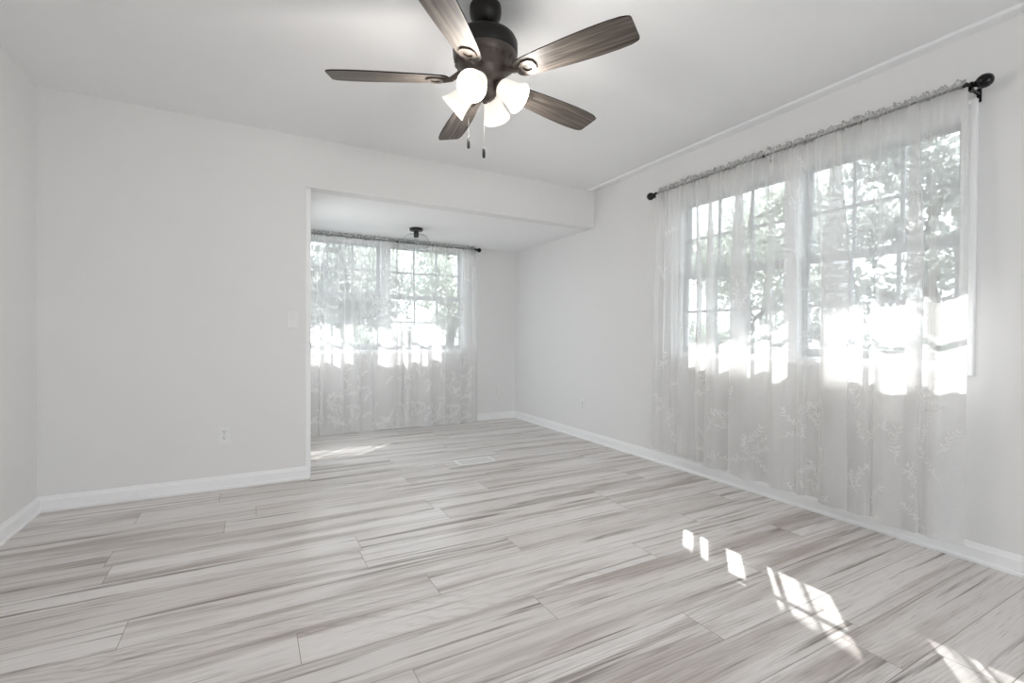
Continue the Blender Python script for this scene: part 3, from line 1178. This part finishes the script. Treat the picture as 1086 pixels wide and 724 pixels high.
# ------------------------------------------------------------------ alcove ceiling lamp
fl = thing('flush_mount_light', 'small black ceiling light with a clear glass drum in the alcove', 'ceiling light', (1.430, 4.60, ZA))
bm = NEW()
lathe(bm, [(0, 0), (0.064, 0), (0.066, -0.004), (0.066, -0.020), (0.060, -0.026), (0.024, -0.028), (0, -0.028)], 36)
obj('canopy', bm, M['black'], fl, smooth=True)
bm = NEW()
lathe(bm, [(0, -0.026), (0.022, -0.026), (0.022, -0.060), (0.024, -0.062), (0.024, -0.085), (0.018, -0.090), (0, -0.090)], 24)
obj('socket', bm, M['black'], fl, smooth=True)
bm = NEW()
lathe(bm, [(0.024, -0.058), (0.055, -0.059), (0.092, -0.066), (0.111, -0.080), (0.118, -0.105), (0.121, -0.150), (0.121, -0.176), (0.116, -0.192), (0.100, -0.197),
           (0.060, -0.199), (0, -0.199), (0, -0.196), (0.060, -0.196), (0.098, -0.194), (0.113, -0.189), (0.118, -0.176), (0.118, -0.150), (0.115, -0.105),
           (0.108, -0.082), (0.090, -0.069), (0.055, -0.062), (0.024, -0.061), (0.024, -0.058)], 48)
obj('glass_drum', bm, M['clear'], fl, smooth=True)
bm = NEW()
lathe(bm, [(0, -0.088), (0.012, -0.088), (0.013, -0.098), (0.022, -0.118), (0.027, -0.134), (0.024, -0.150), (0.014, -0.160), (0, -0.163)], 24)
obj('bulb', bm, M['clear'], fl, smooth=True)


# ------------------------------------------------------------------ switch, outlets, vent
def outlet(label, loc, rotz, group):
    t = thing('wall_outlet', label, 'outlet', loc, rotz, group)       # local +Y out of the wall
    bm = NEW(); box(bm, -0.035, 0, -0.0575, 0.035, 0.006, 0.0575, 0.002)
    obj('cover_plate', bm, M['plastic'], t)
    for z in (0.0195, -0.0195):
        bm = NEW()
        lathe(bm, [(0, 0.0055), (0.0165, 0.0055), (0.0165, 0.008), (0, 0.008)], 24, Matrix.Translation((0, 0, z)) @ Matrix.Rotation(radians(-90), 4, 'X'))
        rc = obj('receptacle', bm, M['plastic'], t, smooth=True)
        bm = NEW()
        box(bm, -0.0078, 0.0075, z + 0.001, -0.0052, 0.0086, z + 0.010)
        box(bm, 0.0052, 0.0075, z + 0.001, 0.0078, 0.0086, z + 0.010)
        lathe(bm, [(0, 0.0075), (0.0032, 0.0075), (0.0032, 0.0086), (0, 0.0086)], 12, Matrix.Translation((0, 0, z - 0.007)) @ Matrix.Rotation(radians(-90), 4, 'X'))
        s_ = obj('slots', bm, M['slot'], rc)
    bm = NEW()
    lathe(bm, [(0, 0.0055), (0.003, 0.0055), (0.003, 0.0072), (0, 0.0078)], 12, Matrix.Rotation(radians(-90), 4, 'X'))
    obj('screw', bm, M['screw'], t, smooth=True)
    return t


o1 = outlet('white duplex outlet on the back wall between the left corner and the alcove', (-0.158, YB, 0.357), pi, 'wall outlets')
dup(o1, (2.657, YD, 0.331), pi, 'white outlet on the alcove end wall just right of the curtain', 'wall outlets')
dup(o1, (XR, 3.870, 0.335), pi / 2, 'white outlet on the right wall between the alcove corner and the large curtain', 'wall outlets')
sw = thing('light_switch', 'white toggle light switch on the back wall beside the alcove opening', 'light switch', (0.255, YB, 1.134), pi)
bm = NEW(); box(bm, -0.035, 0, -0.0575, 0.035, 0.006, 0.0575, 0.002)
obj('cover_plate', bm, M['plastic'], sw)
bm = NEW(); box(bm, -0.005, 0.004, -0.011, 0.005, 0.0075, 0.011, 0.001); box(bm, -0.0035, 0.006, -0.002, 0.0035, 0.018, 0.006, 0.0015)
obj('toggle', bm, M['plastic'], sw)
for z in (0.030, -0.030):
    bm = NEW()
    lathe(bm, [(0, 0.0055), (0.003, 0.0055), (0.003, 0.0072), (0, 0.0078)], 12, Matrix.Translation((0, 0, z)) @ Matrix.Rotation(radians(-90), 4, 'X'))
    obj('screw', bm, M['screw'], sw, smooth=True)

fv_ = thing('floor_vent', 'white metal floor register set in the planks near the alcove', 'floor vent', (1.611, 3.566, 0))
bm = NEW()
X, Y, w_ = 0.163, 0.079, 0.022
box(bm, -X, -Y, 0, X, -Y + w_, 0.005, 0.001)
box(bm, -X, Y - w_, 0, X, Y, 0.005, 0.001)
box(bm, -X, -Y + w_, 0, -X + w_, Y - w_, 0.005, 0.001)
box(bm, X - w_, -Y + w_, 0, X, Y - w_, 0.005, 0.001)
obj('frame', bm, M['vent'], fv_)
bm = NEW()
for k in range(21):
    x = -X + w_ + 0.006 + k * (2 * (X - w_) - 0.012) / 20
    box(bm, x - 0.0018, -Y + w_, 0.0005, x + 0.0018, Y - w_, 0.004)
for y in (-0.018, 0.018):
    box(bm, -X + w_, y - 0.0025, 0.0005, X - w_, y + 0.0025, 0.0042)
obj('louvers', bm, M['vent'], fv_)
bm = NEW(); box(bm, -X + w_, -Y + w_, 0.0, X - w_, Y - w_, 0.0008)
obj('damper', bm, M['vent_dark'], fv_)

# ------------------------------------------------------------------ outdoors
bm = NEW()
box(bm, -40, -40, -0.55, 45, 45, -0.35)
struct('lawn', bm, M['lawn'])
bm = NEW()
box(bm, XL - 12, YREAR - 12, -0.35, XR + 3, YREAR - T, -0.03)
box(bm, XL - 6, YB + T + 0.01, -0.35, XO - T - 0.01, YD + 6, -0.03)
struct('bounce_paving', bm, M['bounce_paving'])  # unseen pale paving added to bounce light in through the openings
bm = NEW()
box(bm, XR + 0.01, YREAR, -0.35, XR + T, YD + T, -0.0601)
box(bm, XO - T, YD + 0.01, -0.35, XR + 0.01, YD + T, -0.0601)
struct('wall_foundation', bm, M['siding'])


def slab(name, corners, th, material):
    bm = NEW()
    lo = [bm.verts.new(c) for c in corners]
    hi = [bm.verts.new((c[0], c[1], c[2] + th)) for c in corners]
    bm.faces.new(lo); bm.faces.new(list(reversed(hi)))
    for i in range(4):
        bm.faces.new((lo[i], hi[i], hi[(i + 1) % 4], lo[(i + 1) % 4]))
    return struct(name, bm, material)


# unseen overhang added to cut the sun at the right-hand window, sloped to suit
sun_cut = lambda y: 3.19 - 0.23 * (y - 3.46)
slab('roof_and_sun_block', [(XR + 0.03, 0.2, sun_cut(0.2)), (4.80, 0.2, sun_cut(0.2)), (4.80, 5.26, sun_cut(5.26)), (XR + 0.03, 5.26, sun_cut(5.26))], 0.14, M['soffit'])
slab('roof_and_sun_block', [(0.3, YD + 0.03, 3.45), (4.9, YD + 0.03, 3.45), (4.9, 6.80, 3.18), (0.3, 6.80, 3.18)], 0.14, M['soffit'])  # second unseen overhang, added to keep high sun off the alcove window
slab('roof_and_sun_block', [(XL - 0.3, YREAR - 0.3, 2.72), (XR + 0.02, YREAR - 0.3, 2.72), (XR + 0.02, YB + T, 2.72), (XL - 0.3, YB + T, 2.72)], 0.1, M['soffit'])
slab('roof_and_sun_block', [(XO - T, YB + T + 0.01, 2.72), (XR + 0.02, YB + T + 0.01, 2.72), (XR + 0.02, YD + 0.02, 2.72), (XO - T, YD + 0.02, 2.72)], 0.1, M['soffit'])


def tree(label, x, y, h, cr, trunk_r, seed, leaf, nleaf=5200, base=0.35, size=0.11, name='tree'):
    rn = random.Random(seed)
    z0 = -0.36
    t = thing(name, label, 'tree', (x, y, z0), 0, 'trees outside')
    bm = NEW()
    lean = rn.uniform(-0.25, 0.25), rn.uniform(-0.25, 0.25)
    path, rad = [], []
    for k in range(9):
        q = k / 8
        path.append((lean[0] * q * q + 0.05 * sin(k * 1.7 + seed), lean[1] * q * q + 0.05 * cos(k * 2.1 + seed), h * 0.85 * q))
        rad.append(trunk_r * (1.25 - q * 1.1) if k else trunk_r * 1.6)
    tube(bm, path, trunk_r, 12, radii=rad)
    tips = []
    for k in range(11):
        q = rn.uniform(base, 0.95)
        p0 = Vector(path[int(q * 8)])
        a = rn.uniform(0, 2 * pi)
        ln = cr * rn.uniform(0.6, 1.0) * (1.15 - 0.6 * abs(q - 0.55))
        p2 = p0 + Vector((cos(a) * ln, sin(a) * ln, ln * rn.uniform(0.1, 0.6)))
        pm = (p0 + p2) / 2 + Vector((0, 0, ln * 0.12))
        tube(bm, [p0, pm, p2], 0.03, 7, radii=[trunk_r * 0.42, trunk_r * 0.26, 0.012])
        tips += [pm, p2, (pm + p2) / 2]
    obj('trunk', bm, M['bark'], t, smooth=True)
    bm = NEW()
    per = nleaf // len(tips)
    for tp in tips:
        br = cr * rn.uniform(0.28, 0.5)
        for k in range(per):
            d = Vector((rn.gauss(0, 1), rn.gauss(0, 1), rn.gauss(0, 0.8)))
            d.normalize()
            p = tp + d * br * rn.random() ** 0.45
            nrm = Vector((rn.gauss(0, 1), rn.gauss(0, 1), rn.gauss(0.4, 1))).normalized()
            a = nrm.orthogonal().normalized()
            a = Matrix.Rotation(rn.uniform(0, 6.28), 3, nrm) @ a
            b = nrm.cross(a)
            s = size * rn.uniform(0.6, 1.2)
            bm.faces.new([bm.verts.new(p + a * s), bm.verts.new(p + b * s * 0.45), bm.verts.new(p - a * s), bm.verts.new(p - b * s * 0.45)])
    obj('foliage', bm, leaf, t)
    return t


TREES = [('tall grey green tree seen through the near half of the right window', 9.6, 3.5, 5.4, 1.6, 0.13, 3, 'leaf_b'),
         ('bright green tree seen through the middle of the right window', 10.4, 7.3, 5.5, 1.6, 0.14, 4, 'leaf_a'),
         ('pale leafed tree seen through the far half of the right window', 9.4, 10.8, 5.3, 1.55, 0.12, 5, 'leaf_c'),
         ('slim green tree standing far out beyond the right window', 14.6, 9.6, 6.2, 1.7, 0.15, 6, 'leaf_a'),
         ('tree with a low grey green crown outside the left half of the alcove window', 2.2, 12.6, 4.7, 1.6, 0.16, 7, 'leaf_b'),
         ('tree with a pale crown outside the right half of the alcove window', 5.6, 14.2, 5.2, 1.7, 0.15, 8, 'leaf_c'),
         ('green tree standing beyond the corner of the house', 9.6, 15.0, 5.2, 1.7, 0.15, 9, 'leaf_a'),
         ('tree at the back left behind the low crowned one outside the alcove', 3.2, 17.6, 6.2, 1.7, 0.15, 12, 'leaf_a')]
for lb, x, y, h, cr, tr, sd, lf in TREES:
    tree(lb, x, y, h, cr, tr, sd, M[lf], nleaf=4600, size=0.10)

SHRUBS = [('round green shrub low in the near end of the right window', 6.9, 2.6, 1.55, 0.7, 'leaf_a'), ('grey green shrub second along outside the right window', 7.3, 4.2, 1.75, 0.72, 'leaf_b'),
          ('green shrub third along outside the right window', 7.0, 5.8, 1.6, 0.7, 'leaf_a'), ('pale shrub low in the far end of the right window', 7.2, 7.4, 1.7, 0.72, 'leaf_c'),
          ('green shrub low in the left half of the alcove window', 1.6, 10.0, 1.6, 0.66, 'leaf_a'), ('grey green shrub low in the middle of the alcove window', 3.35, 10.9, 1.75, 0.68, 'leaf_b'),
          ('pale shrub low in the right half of the alcove window', 5.0, 10.2, 1.6, 0.68, 'leaf_c')]
for i, (lb, x, y, h, cr, lf) in enumerate(SHRUBS):
    s_ = tree(lb, x, y, h, cr, 0.04, 20 + i, M[lf], nleaf=3600, base=0.10, size=0.05, name='shrub')
    s_['category'] = 'shrub'
    s_['group'] = 'shrubs outside'
